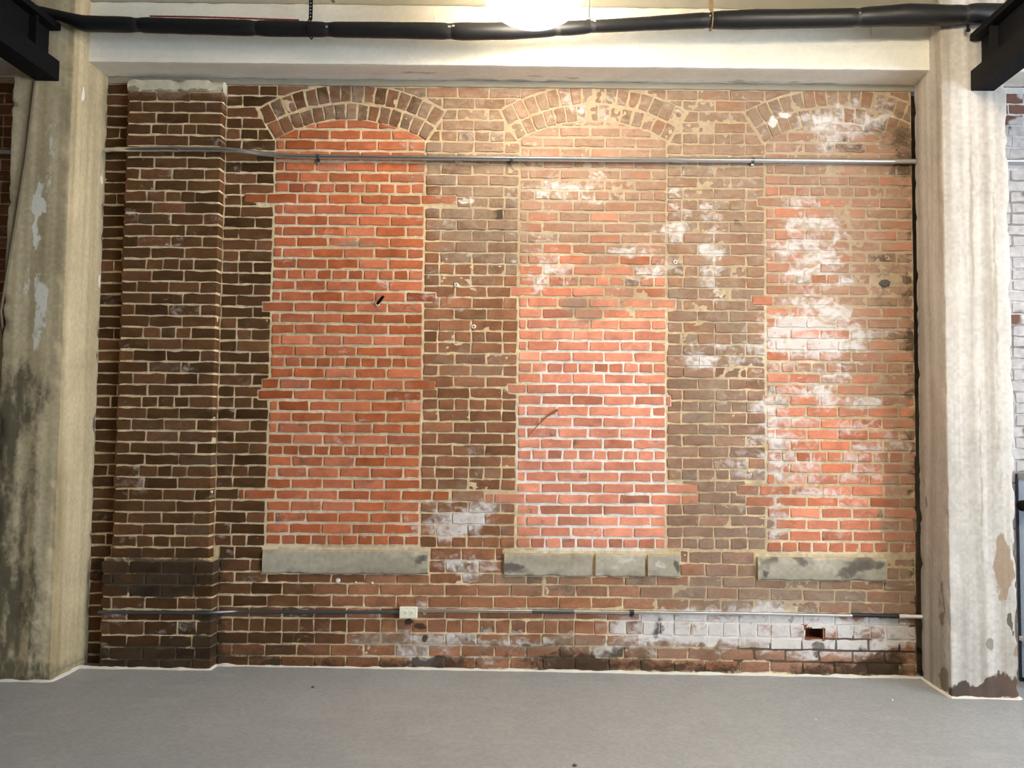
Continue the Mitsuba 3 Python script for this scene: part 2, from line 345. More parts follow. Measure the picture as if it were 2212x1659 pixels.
def matte(fn):
    return {'type': 'twosided', 'bsdf': {'type': 'diffuse', 'reflectance': mikit.proc(fn)}}


for k, f in dict(m_old_brick=old_brick, m_new_brick=new_brick, m_mortar_old=mortar_old, m_mortar_new=mortar_new, m_column_left=column_left, m_column_right=column_right,
                 m_beam=beam_paint, m_ceiling=ceiling_paint, m_sill=sill_stone, m_bay_plaster=bay_plaster, m_cap=cap_plaster, m_bay_brick_right=bay_brick_right).items():
    scene[k] = matte(f)
scene['m_floor'] = tex(floor_paint, 0.55, 0.3)
for k, v in dict(
        m_black_steel=plain((0.004, 0.004, 0.005), 0.7, 0.12), m_insulation=plain((0.006, 0.0065, 0.008), 0.45, 0.35), m_tape=plain((0.55, 0.56, 0.58), 0.35, 0.5, 0.8),
        m_galvanised=plain((0.72, 0.73, 0.74), 0.24, 0.5, 1.0), m_strip=plain((0.30, 0.27, 0.21), 0.95, 0.1), m_dull_steel=plain((0.16, 0.175, 0.20), 0.4, 0.5, 0.9), m_black_tape=plain((0.015, 0.014, 0.016), 0.5, 0.4),
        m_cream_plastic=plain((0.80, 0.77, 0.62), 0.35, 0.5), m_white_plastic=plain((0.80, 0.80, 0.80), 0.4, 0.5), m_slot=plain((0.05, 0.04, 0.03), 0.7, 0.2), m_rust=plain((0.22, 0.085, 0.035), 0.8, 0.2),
        m_pocket_brick=plain((0.20, 0.085, 0.055), 0.95, 0.1), m_dark_stone=plain((0.075, 0.068, 0.062), 0.9, 0.15), m_red_wire=plain((0.20, 0.03, 0.02), 0.5, 0.4), m_plaster=plain((0.66, 0.63, 0.57), 0.95, 0.1), m_lamp_body=plain((0.5, 0.5, 0.5), 0.4, 0.5, 0.6),
        m_hanger=plain((0.23, 0.15, 0.07), 0.6, 0.4, 0.3), m_rod=plain((0.35, 0.35, 0.35), 0.4, 0.5, 0.8), m_cabinet_blue=plain((0.62, 0.74, 0.92), 0.4, 0.5), m_cabinet_edge=plain((0.02, 0.03, 0.06), 0.5, 0.4),
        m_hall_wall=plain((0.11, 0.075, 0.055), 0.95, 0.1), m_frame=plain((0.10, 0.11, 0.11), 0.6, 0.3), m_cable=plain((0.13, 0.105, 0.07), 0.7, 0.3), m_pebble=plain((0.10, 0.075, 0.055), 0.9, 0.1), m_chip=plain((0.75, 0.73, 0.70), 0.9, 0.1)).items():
    scene[k] = v

# ------------------------------------------------------------------ the setting: floor, ceiling, side and rear walls of the hall
nx, ny = 40, 40
gx, gy = np.meshgrid(np.linspace(HALL_X0, HALL_X1, nx), np.linspace(HALL_Y0, 0.3, ny), indexing='ij')
gz = floor_z(gx)
V = np.stack([gx, gy, gz], -1).reshape(-1, 3)
F = [[i * ny + j, (i + 1) * ny + j, (i + 1) * ny + j + 1, i * ny + j + 1] for i in range(nx - 1) for j in range(ny - 1)]
put('floor', (V, np.array(F)), 'm_floor')
tag('floor', 'smooth grey painted concrete floor running up to the brick wall', 'floor', 'structure')
put('ceiling', bx(HALL_X0, HALL_X1, HALL_Y0, 0.3, CEIL, CEIL + 0.2), 'm_ceiling')
tag('ceiling', 'cream painted concrete ceiling slab above the beam', 'ceiling', 'structure')
put('wall_left', bx(HALL_X0 - 0.2, HALL_X0, HALL_Y0, 0.3, -0.3, CEIL + 0.2), 'm_hall_wall')
tag('wall_left', 'dark brick side wall of the hall on the dim side', 'wall', 'structure')
put('wall_rear', bx(HALL_X0, HALL_X1, HALL_Y0 - 0.2, HALL_Y0, -0.3, CEIL + 0.2), 'm_hall_wall')
tag('wall_rear', 'dark brick wall at the far end of the hall behind the camera', 'wall', 'structure')
WY = [(-10.4, -8.4), (-7.7, -5.7), (-5.0, -3.0)]       # frosted windows of the right side wall
WZ0, WZ1 = 0.75, 3.5
pieces, y = [], HALL_Y0
for a, b in WY:
    pieces += [bx(HALL_X1, HALL_X1 + 0.2, y, a, -0.3, CEIL + 0.2), bx(HALL_X1, HALL_X1 + 0.2, a, b, -0.3, WZ0), bx(HALL_X1, HALL_X1 + 0.2, a, b, WZ1, CEIL + 0.2)]
    y = b
pieces.append(bx(HALL_X1, HALL_X1 + 0.2, y, 0.3, -0.3, CEIL + 0.2))
put('wall_right', cat(*pieces), 'm_hall_wall')
tag('wall_right', 'dark brick side wall of the hall with the frosted daylight windows', 'wall', 'structure')
for i, (a, b) in enumerate(WY):
    k = f'window_{i + 4}'
    fr = [bx(HALL_X1 + 0.04, HALL_X1 + 0.1, a, a + 0.06, WZ0, WZ1), bx(HALL_X1 + 0.04, HALL_X1 + 0.1, b - 0.06, b, WZ0, WZ1), bx(HALL_X1 + 0.04, HALL_X1 + 0.1, a, b, WZ0, WZ0 + 0.06), bx(HALL_X1 + 0.04, HALL_X1 + 0.1, a, b, WZ1 - 0.06, WZ1)]
    fr += [bx(HALL_X1 + 0.05, HALL_X1 + 0.09, a, b, z - 0.015, z + 0.015) for z in (1.45, 2.15, 2.85)] + [bx(HALL_X1 + 0.05, HALL_X1 + 0.09, (a + b) / 2 - 0.015, (a + b) / 2 + 0.015, WZ0, WZ1)]
    put(k + '__frame', cat(*fr), 'm_frame')
    x = HALL_X1 + 0.12
    quad = (np.array([[x, a, WZ0], [x, b, WZ0], [x, b, WZ1], [x, a, WZ1]]), np.array([[0, 3, 2], [0, 2, 1]]))
    put(k + '__pane', quad, 'm_white_plastic', emitter={'type': 'area', 'radiance': {'type': 'rgb', 'value': (DAY * DAY_RGB).tolist()}})
    tag(k, f'frosted daylight window in the right side wall of the hall, number {i + 1} from the rear', 'window', 'structure')

# ------------------------------------------------------------------ brickwork
WINDOWS = {1: dict(x0=-1.918, x1=-0.893, cx=-1.405, cz=2.690, base=0.812, pitch=0.0746), 2: dict(x0=-0.242, x1=0.763, cx=0.260, cz=2.700, base=0.802, pitch=0.0738), 3: dict(x0=1.443, x1=2.455, cx=1.949, cz=2.700, base=0.785, pitch=0.0757)}
R_IN, R_MID, R_OUT, SPRING = 1.035, 1.155, 1.275, math.radians(30.2)
NICHE = (1.700, 1.820, 0.222, 0.292)      # a missing brick


def sector(cx, cz, r0, r1, a0, a1, n=24):
    A = np.linspace(a0, a1, n)
    pts = [(cx + r1 * math.sin(t), cz + r1 * math.cos(t)) for t in A] + [(cx + r0 * math.sin(t), cz + r0 * math.cos(t)) for t in A[::-1]]
    return Polygon(pts)


def window_shape(w):
    top = [(w['cx'] + R_IN * math.sin(t), w['cz'] + R_IN * math.cos(t)) for t in np.linspace(-SPRING, SPRING, 30)]
    top = [(min(max(x, w['x0']), w['x1']), z) for x, z in top]
    return Polygon([(w['x0'], w['base'] - 0.005)] + top + [(w['x1'], w['base'] - 0.005)]).buffer(0)


def brick(poly, y_face, proud, depth, tone, cls, jit=0.0022, inset=0.003):
    """One laid brick: the outline of its face (x, z), worn and uneven, with an eased arris. Returns (mesh, uv) or None."""
    poly = poly.buffer(-0.004, join_style=1, quad_segs=1).buffer(0.004, join_style=1, quad_segs=1) if poly.area > 2e-4 else poly
    if poly.geom_type != 'Polygon':
        poly = max(poly.geoms, key=lambda g: g.area)
    if poly.is_empty or poly.area < 4e-4:
        return None
    ring = poly.exterior.simplify(0.0012)
    P = np.array(ring.coords)[:-1]
    if not ring.is_ccw:
        P = P[::-1]
    Q = []
    for i in range(len(P)):
        a, b = P[i], P[(i + 1) % len(P)]
        k = max(1, int(round(np.linalg.norm(b - a) / 0.055)))
        Q += [a + (b - a) * f for f in np.arange(k) / k]
    Q = np.array(Q)
    Q = Q + rng.normal(0, jit, Q.shape)
    n = len(Q)
    c = Q.mean(0)
    d = Q - c
    L = np.linalg.norm(d, axis=1, keepdims=True)
    inner = Q - d / L * inset
    yb, yf = y_face + depth, y_face - proud
    tilt = rng.normal(0, 0.004, 2)
    fy = yf + (inner - c) @ tilt
    V = np.vstack([np.c_[Q[:, 0], np.full(n, yb), Q[:, 1]], np.c_[Q[:, 0], np.minimum(fy + inset * 0.9, yb - 0.001), Q[:, 1]], np.c_[inner[:, 0], fy, inner[:, 1]], [[c[0], yf - 0.0006, c[1]]]])
    F = []
    for i in range(n):
        j = (i + 1) % n
        F += [[i, j, n + i], [j, n + j, n + i], [n + i, n + j, 2 * n + i], [n + j, 2 * n + j, 2 * n + i], [2 * n + i, 2 * n + j, 3 * n]]
    V = V.astype(float)
    m = trimesh.Trimesh(V, np.array(F), process=False)
    return m, np.tile([[tone, cls]], (len(V), 1))


def lay(key, poly, mat, y_face=0.0, proud=0.006, depth=0.012, tone=0.5, cls=0.5, jit=0.0022):
    b = brick(poly, y_face, proud, depth, float(np.clip(tone, 0, 1)), float(np.clip(cls, 0, 1)), jit)
    return put(key, b[0], mat, False, uv=b[1]) if b else None


shapes = {k: window_shape(w) for k, w in WINDOWS.items()}
rings = {k: sector(w['cx'], w['cz'], R_IN - 0.03, R_OUT + 0.012, -SPRING - 0.012, SPRING + 0.012) for k, w in WINDOWS.items()}
SILLS = {1: [(-1.930, -0.830)], 2: [(-0.319, 0.266), (0.290, 0.620), (0.640, 0.853)], 3: [(1.376, 2.240)]}
SILL_Z = {1: (0.634, 0.792), 2: (0.628, 0.778), 3: (0.612, 0.765)}

# --- infill of the three former windows: long thin red bricks, every eighth course of headers; some courses tooth into the piers
TOOTH = {1: {31: (-2.125, -0.675), 21: (-1.985, None), 22: (None, -0.80), 14: (-1.975, -0.795), 13: (-2.0, None), 4: (-2.115, -0.69)},
         2: {31: (None, 0.850), 22: (None, 0.835), 14: (-0.315, None), 13: (None, 0.800), 5: (None, 0.98), 4: (-0.455, 0.99), 23: (-0.30, None)},
         3: {31: (1.385, None), 22: (1.345, None), 13: (1.42, None), 5: (1.235, None), 4: (1.30, None)}}
INFILL_ROWS = []
for wn, w in WINDOWS.items():
    k = 0
    while True:
        z0 = w['base'] + k * w['pitch']
        z1 = z0 + w['pitch']
        if z0 > 3.74:
            break
        t = TOOTH[wn].get(k, (None, None))
        INFILL_ROWS.append((wn, k, z0 + 0.018, z1, t[0] if t[0] is not None else w['x0'], t[1] if t[1] is not None else w['x1']))
        k += 1
toothing = {wn: unary_union([sbox(a, z0 - 0.009, b, z1 + 0.009) for n_, k_, z0, z1, a, b in INFILL_ROWS if n_ == wn and (a < WINDOWS[wn]['x0'] - 0.01 or b > WINDOWS[wn]['x1'] + 0.01)]) for wn in WINDOWS}

for wn, k, z0, z1, a, b in INFILL_ROWS:
    w = WINDOWS[wn]
    lift = [0.0, rng.uniform(-0.004, 0.004)]
    if k % 8 == 0:
        first, step = 0.098, 0.1035
    elif k % 2:
        first, step = 0.158, 0.2105
    else:
        first, step = 0.060, 0.2105
    cuts = [w['x0'] + first + i * step + rng.normal(0, 0.0035) for i in range(-6, 20)]
    cuts = [a] + [c for c in cuts if a + 0.035 < c < b - 0.035] + [b]
    for c0, c1 in zip(cuts[:-1], cuts[1:]):
        r = sbox(c0 + 0.0075, z0, c1 - 0.0065, z1 - 0.001)
        free = a < w['x0'] - 0.01 or b > w['x1'] + 0.01
        r = r if free else r.intersection(shapes[wn].buffer(-0.006))
        if wn == 3:
            r = r.intersection(sbox(-9, -9, 2.447, 9))
        if r.is_empty or r.area < 7e-4:
            continue
        if r.geom_type != 'Polygon':
            r = max(r.geoms, key=lambda g: g.area)
        xm, zm = (c0 + c1) / 2, (z0 + z1) / 2
        pale = {1: 0.14, 2: 0.75, 3: 0.55}[wn]
        cls, tone = rng.normal(pale, 0.13), rng.normal(0.55, 0.16)
        if wn == 2:
            cls += 0.12 if zm < 2.5 else -0.25
        if k % 8 == 0:
            tone -= 0.12
        if c0 < w['x0'] - 0.02 or c1 > w['x1'] + 0.02:
            tone, cls = tone - 0.15, cls - 0.15
        if wn == 3 and xm > 2.15:
            tone -= 0.15
        if rng.random() < 0.07:
            tone -= 0.3
        if wn == 3 and abs(xm - 2.26) < 0.1 and abs(zm - 2.625) < 0.04:
            continue                                             # the gap where a broken dark lump sits
        lay(f'window_{wn}__brick', r, 'm_new_brick', 0.0, rng.uniform(0.0045, 0.008), 0.012, tone, cls, 0.0019)

# --- arches: two rings of bricks on edge
for wn, w in WINDOWS.items():
    for r0, r1 in ((R_IN, R_MID - 0.012), (R_MID, R_OUT)):
        n = int(round(2 * SPRING * (r0 + r1) / 2 / 0.079))
        e = np.linspace(-SPRING, SPRING, n + 1)
        off = rng.normal(0, 0.0016, n + 1)
        for i in range(n):
            g = 0.0055 / r0
            s = sector(w['cx'], w['cz'], r0 + rng.uniform(0, 0.006), r1 - rng.uniform(0, 0.006), e[i] + off[i] + g, e[i + 1] + off[i + 1] - g, 2)
            s = s.intersection(sbox(-9, 0, 2.450, 3.962))
            if s.is_empty or s.area < 1e-3:
                continue
            lay(f'window_{wn}__arch__brick', s, 'm_old_brick', 0.0, rng.uniform(0.004, 0.009), 0.012, rng.normal(0.62, 0.15), {1: 0.14, 2: 0.3, 3: 0.35}[wn] + rng.normal(0, 0.1), 0.003)
    labels[f'window_{wn}__arch'] = {'label': 'segmental arch of two rings of brown bricks on edge'}

# --- stone sills
for wn, spans in SILLS.items():
    z0, z1 = SILL_Z[wn]
    for i, (a, b) in enumerate(spans):
        m = rough_prism(a, b, -0.028, 0.03, z0, z1, step=0.02, radius=0.012, amp=0.004, chip=0.014, seed=wn * 5 + i, axis='x', across=0.02)
        put(f'window_{wn}__sill', m, 'm_sill', 40)
for x, z, r in ((-1.43, 0.588, 0.017), (-1.20, 0.575, 0.010), (-1.31, 0.578, 0.007)):
    lump = trimesh.creation.icosphere(subdivisions=2, radius=1.0)
    lump.vertices = lump.vertices * (1 + 0.7 * (meshkit.fbm(lump.vertices * 1.8 + x * 9, 3, 4)[:, None] - 0.5)) * np.array([r, 0.009, r * 0.9]) + np.array([x, -0.006, z])
    put('window_1__mortar_dab', lump, 'm_plaster', 60)
labels['window_1__mortar_dab'] = {'label': 'cream dab of mortar below the sill'}
tag('window_1', 'former arched window filled with orange-red bricks, the nearest of three to the pilaster', 'bricked-up window', 'structure')
tag('window_2', 'former arched window filled with salmon bricks over a sill cracked in three, between the others', 'bricked-up window', 'structure')
tag('window_3', 'former arched window filled with red and whitewashed bricks, against the right column', 'bricked-up window', 'structure')

# --- old brickwork: piers, the wall below the sills, the strip beside the pilaster
OLD = [0.013, 0.090, 0.168, 0.245, 0.338, 0.412, 0.491, 0.570, 0.643, 0.727] + [0.811 + 0.0768 * i for i in range(42)]
HEAD = {0.245} | {round(0.811 + 0.0768 * i, 3) for i in range(0, 42, 6)}


def is_header(z):
    return any(abs(z - h) < 0.003 for h in HEAD)


blocked = unary_union(list(shapes.values()) + list(rings.values()) + list(toothing.values()) + [sbox(a - 0.012, SILL_Z[k][0] - 0.008, b + 0.012, SILL_Z[k][1] + 0.02) for k, s in SILLS.items() for a, b in s]
                      + [sbox(SILLS[2][0][0], SILL_Z[2][0], SILLS[2][-1][1], SILL_Z[2][1]), sbox(NICHE[0] - 0.01, NICHE[2] - 0.01, NICHE[1] + 0.01, NICHE[3] + 0.01)] + [sbox(w['x0'] - 0.012, w['base'] - 0.03, w['x1'] + 0.012, 3.5) for w in WINDOWS.values()])
WALL_TOP = 3.958
PIER = [('pier', -3.085, -2.90), ('pier', -2.262, -1.405), ('pier', -1.405, 0.26), ('pier', 0.26, 1.949), ('pier', 1.949, 2.445)]


def sag(x, z):
    return -0.0125 * max(0.0, x - 0.3) if z < 0.75 else 0.0


def old_row(z0, z1, a, b, origin, parity, head):
    if head:
        cuts = [origin + 0.109 * i + rng.normal(0, 0.006) for i in range(-60, 80)]
    else:
        cuts = [origin + (0.111 if parity else 0.0) + 0.2172 * i + rng.normal(0, 0.004) for i in range(-30, 40)]
    cuts = [a] + [c for c in cuts if a + 0.04 < c < b - 0.04] + [b]
    return list(zip(cuts[:-1], cuts[1:]))


def old_look(x, z):
    """Fired tone and class of an old brick of this part of the wall."""
    if x < -1.85:
        t, c = 0.52, 0.04 + (0.10 if z < 0.75 else 0)
    elif z < 0.76:
        c = float(np.interp(x, [-1.9, -1.3, -0.6, 0.4, 1.2, 2.4], [0.14, 0.36, 0.5, 0.62, 0.8, 0.7]))
        t = 0.62 if x < -1.4 else 0.82
    elif x < 0.0:
        t, c = 0.68, 0.40 if z < 2.6 else 0.3
    elif x < 1.46:
        t, c = 0.74, 0.9 if z < 2.0 else 0.7
    else:
        t, c = 0.6, 0.6
    return t + rng.normal(0, 0.16), c + rng.normal(0, 0.09)


SPECIAL = [(-0.62, 3.16, 1.0, 0.3)]
for r, (z0, z1) in enumerate(zip(OLD[:-1], OLD[1:])):
    if z0 > WALL_TOP:
        break
    head = is_header(z0)
    low = z0 < 0.80
    spans = [('base', -3.085, -2.95), ('base', -2.225, 2.440)] if low else PIER
    for name, a, b in spans:
        if low:
            origin = -1.905 + (0.0 if r % 2 else 0.108)
            pieces = old_row(z0, z1, a, b, origin, False, head)
        elif a < -2.5:
            pieces = old_row(z0, z1, a, b, -3.10 + 0.05 * (r % 2), r % 2, head)
        else:                                           # bonded from the jambs of each pier
            pieces = []
            for p0, p1 in ((-2.262, -1.918), (-0.893, -0.242), (0.763, 1.443), (-1.918, -0.893), (-0.242, 0.763), (1.443, 2.445)):
                q0, q1 = max(a, p0), min(b, p1)
                if q1 - q0 > 0.03:
                    pieces += [(c0, c1) for c0, c1 in old_row(z0, z1, p0, p1, p0, r % 2, head) if min(c1, q1) - max(c0, q0) > 0.5 * (c1 - c0)]
        for c0, c1 in pieces:
            xm, zm = (c0 + c1) / 2, (z0 + z1) / 2
            s = sag(xm, z0)
            lo, hi = z0 + s + 0.0065, min(z1 + s, WALL_TOP) - 0.0065
            if hi - lo < 0.015:
                continue
            rct = sbox(c0 + 0.0055, lo, c1 - 0.0055, hi)
            rct = rct.difference(blocked)
            if rct.is_empty or rct.area < 9e-4:
                continue
            if rct.geom_type != 'Polygon':
                rct = max(rct.geoms, key=lambda g: g.area)
            bb = rct.bounds
            if bb[3] - bb[1] < 0.022 or bb[2] - bb[0] < 0.022:
                continue
            tone, cls = old_look(xm, zm)
            part = 'base' if low else ('pier' if xm < -2.5 else 'pier_001' if xm < -1.405 else 'pier_002' if xm < 0.26 else 'pier_003' if xm < 1.949 else 'pier_004')
            lay(f'wall_back__{part}__brick', rct, 'm_old_brick', 0.0, rng.uniform(0.004, 0.009), 0.012, tone, cls)
tag('wall_back', 'old brown brick wall between the two concrete columns, around three bricked-up windows', 'brick wall', 'structure')

# --- mortar: one uneven bed, raked back between clean bricks and smeared up to their faces where the wall was washed with lime
GS = 0.012
gx = np.arange(-3.09, 2.475, GS)
gz = np.arange(-0.08, 4.0, GS)
X, Z = np.meshgrid(gx, gz, indexing='ij')
q = np.stack([X, Z, 0 * X], -1)
wash = np.zeros_like(X)
for cx, cz, rx, rz, a in LIME:
    wash = np.maximum(wash, a * np.exp(-(((X - cx) / rx) ** 2 + ((Z - cz) / rz) ** 2) ** 2))
Y = -0.0012 - 0.0030 * wash - (meshkit.fbm(q * 9, 3, 3) - 0.5) * 0.006 - (meshkit.fbm(q * 38, 2, 5) - 0.5) * 0.007
Vm = np.stack([X, Y, Z], -1)
ni, nj = X.shape
ii, jj = np.meshgrid(np.arange(ni - 1), np.arange(nj - 1), indexing='ij')
quads = np.stack([ii * nj + jj, (ii + 1) * nj + jj, (ii + 1) * nj + jj + 1, ii * nj + jj + 1], -1).reshape(-1, 4)
qc = Vm.reshape(-1, 3)[quads].mean(1)
import shapely
cls_of = np.zeros(len(quads), int)
for wn in WINDOWS:
    reg = unary_union([shapes[wn], toothing[wn]])
    cls_of[shapely.contains_xy(reg, qc[:, 0], qc[:, 2])] = wn
cls_of[(qc[:, 0] > NICHE[0]) & (qc[:, 0] < NICHE[1]) & (qc[:, 2] > NICHE[2]) & (qc[:, 2] < NICHE[3])] = -1


def submesh(V, quads):
    used, inv = np.unique(quads.ravel(), return_inverse=True)
    return V[used], inv.reshape(quads.shape)


cls_of[qc[:, 0] > 2.458 - 0.016 * (1 - qc[:, 2] / 4) + 0.010 * (meshkit.fbm(np.c_[qc[:, 2] * 6, 0 * qc[:, :1], 0 * qc[:, :1]], 3, 2) - 0.5)] = -1
put('wall_back__mortar', submesh(Vm.reshape(-1, 3), quads[cls_of == 0]), 'm_mortar_old', True)
for wn in WINDOWS:
    put(f'window_{wn}__mortar', submesh(Vm.reshape(-1, 3), quads[cls_of == wn]), 'm_mortar_new', True)
n0, n1, n2, n3 = NICHE
put('wall_back__brick_pocket', cat(bx(n0 - 0.03, n1 + 0.03, 0.115, 0.125, n2 - 0.03, n3 + 0.03), bx(n0 - 0.03, n0, -0.001, 0.12, n2 - 0.03, n3 + 0.03), bx(n1, n1 + 0.03, -0.001, 0.12, n2 - 0.03, n3 + 0.03),
                                  bx(n0, n1, -0.001, 0.12, n2 - 0.03, n2), bx(n0, n1, -0.001, 0.12, n3, n3 + 0.03)), 'm_pocket_brick')
put('wall_back__open_joint', bx(2.40, 2.80, 0.16, 0.17, -0.1, 4.0), 'm_mortar_old')
labels['wall_back__open_joint'] = {'label': 'back of the open joint against the right column'}
labels['wall_back__brick_pocket'] = {'label': 'dark hole where a brick is missing'}

# --- brick pilaster
PX0, PX1, PY = -2.900, -2.262, -0.080
QX0, QX1, QY = -2.945, -2.222, -0.102
PLINTH = 0.745


def noisy_box(x0, x1, y0, y1, z0, z1, step, amp, seed):
    m = rough_prism(x0, x1, y0, y1, z0, z1, step=step, radius=0.006, amp=amp, chip=0.004, seed=seed, axis='z', across=step)
    return m


put('brick_pilaster__mortar', noisy_box(PX0 + 0.004, PX1 - 0.004, PY, -0.013, PLINTH - 0.05, 3.90, 0.014, 0.0035, 41), 'm_mortar_old', True)
put('brick_pilaster__plinth', noisy_box(QX0 + 0.004, QX1 - 0.004, QY, -0.013, -0.05, PLINTH, 0.014, 0.0035, 42), 'm_mortar_old', True)
labels['brick_pilaster__plinth'] = {'label': 'wider sooty brick plinth at the foot'}
cap = rough_prism(PX0 - 0.004, PX1 + 0.004, PY - 0.008, -0.02, 3.872, 3.957, step=0.02, radius=0.008, amp=0.004, chip=0.02, seed=44, axis='x', across=0.02)
put('brick_pilaster__cap', cap, 'm_cap', 40)
labels['brick_pilaster__cap'] = {'label': 'cream plaster cap'}
for r, (z0, z1) in enumerate(zip(OLD[:-1], OLD[1:])):
    if z0 > 3.88:
        break
    plinth = z1 < PLINTH + 0.02
    a, b, yf = (QX0, QX1, QY) if plinth else (PX0, PX1, PY)
    if is_header(z0):
        cuts = [0.16, 0.275, 0.38, 0.478]
    else:
        cuts = [0.10, 0.318, 0.533] if r % 2 == 0 else [0.197, 0.415]
    if plinth:
        cuts = [0.065, 0.283, 0.50, 0.62] if r % 2 else [0.175, 0.39, 0.60]
    cuts = [a] + [a + c + rng.normal(0, 0.003) for c in cuts] + [b]
    for i, (c0, c1) in enumerate(zip(cuts[:-1], cuts[1:])):
        hi = min(z1 - 0.0065, 3.868)
        if hi - z0 < 0.03:
            continue
        e0, e1 = (0.0 if i == 0 else 0.0055), (0.0 if i == len(cuts) - 2 else 0.0055)
        end = i in (0, len(cuts) - 2)
        t, c = rng.normal(0.52, 0.14), rng.normal(0.05, 0.06)
        if z0 < 0.8:
            t -= 0.18
        lay('brick_pilaster__plinth__brick' if plinth else 'brick_pilaster__brick', sbox(c0 + e0, z0 + 0.0065, c1 - e1, hi), 'm_old_brick', yf, rng.uniform(0.003, 0.008), (-yf - 0.014) if end else 0.012, t, c)
tag('brick_pilaster', 'shallow pilaster of dark brown bricks beside the left column, on a sooty plinth', 'pilaster')

# --- small things set in the wall
m = cat(tube([(-1.211, 0.012, 2.440), (-1.196, -0.018, 2.453), (-1.152, -0.062, 2.492)], [0.0095, 0.0095, 0.0095], 12))
put('anchor_pin__rod', m, 'm_black_steel', 40)
put('anchor_pin__collar', tube([(-1.205, 0.0, 2.446), (-1.199, -0.014, 2.451)], [0.016, 0.014], 12), 'm_plaster', 40)
tag('anchor_pin', 'short black metal pin sticking out of the orange bricks of the leftmost window', 'anchor pin')
t = np.linspace(0, 1, 16)
px = np.interp(t, [0, 0.3, 0.7, 1], [-0.171, -0.125, -0.052, 0.03])
pz = np.interp(t, [0, 0.3, 0.7, 1], [1.552, 1.612, 1.690, 1.741])
put('rusty_wire', tube(np.c_[px, -0.016 - 0.006 * np.sin(t * 3.1), pz], 0.0022 + 0.0052 * t ** 2, 8), 'm_rust', 40)
tag('rusty_wire', 'thin bent rust-brown wire lying across the salmon bricks of the middle window', 'wire')
lump = trimesh.creation.icosphere(subdivisions=3, radius=1.0)
lv = lump.vertices * (1 + 0.35 * (meshkit.fbm(lump.vertices * 2.3 + 5, 3, 4)[:, None] - 0.5) * 2)
lump.vertices = lv * np.array([0.038, 0.012, 0.026]) + np.array([2.257, -0.003, 2.622])
put('broken_lump', lump, 'm_dark_stone', 60)
tag('broken_lump', 'dark broken lump in a gap of the washed-out window near the right column', 'stone lump')
for i, (x, z, lab) in enumerate([(-0.667, 2.585, 'small dark disc standing in for a fixing hole, the upper one in the pier right of the orange window'), (-0.545, 2.300, 'small rusty disc standing in for a fixing hole ringed with white filler in the pier right of the orange window'), (0.825, 2.755, 'small rusty disc standing in for a fixing hole in the pier left of the whitewashed window')]):
    k = 'fixing_point' if i == 0 else f'fixing_point_{i:03d}'
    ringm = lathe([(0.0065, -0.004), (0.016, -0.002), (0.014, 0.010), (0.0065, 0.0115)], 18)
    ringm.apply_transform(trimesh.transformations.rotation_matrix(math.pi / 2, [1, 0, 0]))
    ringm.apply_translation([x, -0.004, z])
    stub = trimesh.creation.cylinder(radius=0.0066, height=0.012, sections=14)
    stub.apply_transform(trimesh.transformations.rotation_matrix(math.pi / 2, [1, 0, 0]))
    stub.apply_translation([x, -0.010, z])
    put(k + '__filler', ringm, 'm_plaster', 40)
    put(k + '__head', stub, 'm_rust' if i else 'm_frame', 40)  # solid disc added in place of a dark fixing hole
    tag(k, lab, 'fixing_point')

# ------------------------------------------------------------------ concrete frame
LX0, LX1, RX0, RX1, CY = -3.470, -3.076, 2.474, 2.900, -0.400
put('concrete_column__shaft', rough_prism(LX0, LX1, CY, 0.0, -0.06, CEIL - 0.002, step=0.03, radius=0.014, amp=0.005, chip=0.016, seed=3, axis='z', across=0.03), 'm_column_left', 40)
tag('concrete_column', 'stained board-marked concrete column with white drips and black mould, beside the pilaster', 'column')
put('concrete_column_001__shaft', rough_prism(RX0, RX1, CY, 0.0, -0.09, CEIL - 0.002, step=0.03, radius=0.012, amp=0.005, chip=0.014, seed=6, axis='z', across=0.03), 'm_column_right', 40)
tag('concrete_column_001', 'pale concrete column with brown damp at its foot, beside the whitewashed window', 'column')
put('concrete_beam__body', rough_prism(LX1 - 0.002, RX0 + 0.002, -0.250, 0.0, 4.002, CEIL - 0.002, step=0.05, radius=0.007, amp=0.0025, chip=0.005, seed=8, axis='x', across=0.03), 'm_beam', 40)
put('concrete_beam__plaster_strip', rough_prism(LX1, RX0, -0.016, 0.02, 3.957, 4.004, step=0.03, radius=0.004, amp=0.004, chip=0.006, seed=9, axis='x', across=0.015), 'm_strip', 40)
tag('concrete_beam', 'cream painted concrete beam spanning above the brick wall between the columns', 'beam')
put('concrete_beam_001__body', rough_prism(HALL_X0, LX0, -0.250, 0.0, 4.002, CEIL - 0.002, step=0.06, radius=0.007, amp=0.0025, chip=0.005, seed=10, axis='x', across=0.05), 'm_beam', 40)
tag('concrete_beam_001', 'dim concrete beam above the dark bay left of the stained column', 'beam')
put('concrete_beam_002__body', rough_prism(RX1, HALL_X1, -0.250, 0.0, 4.002, CEIL - 0.002, step=0.06, radius=0.007, amp=0.0025, chip=0.005, seed=11, axis='x', across=0.05), 'm_beam', 40)
tag('concrete_beam_002', 'concrete beam above the whitewashed bay right of the pale column', 'beam')

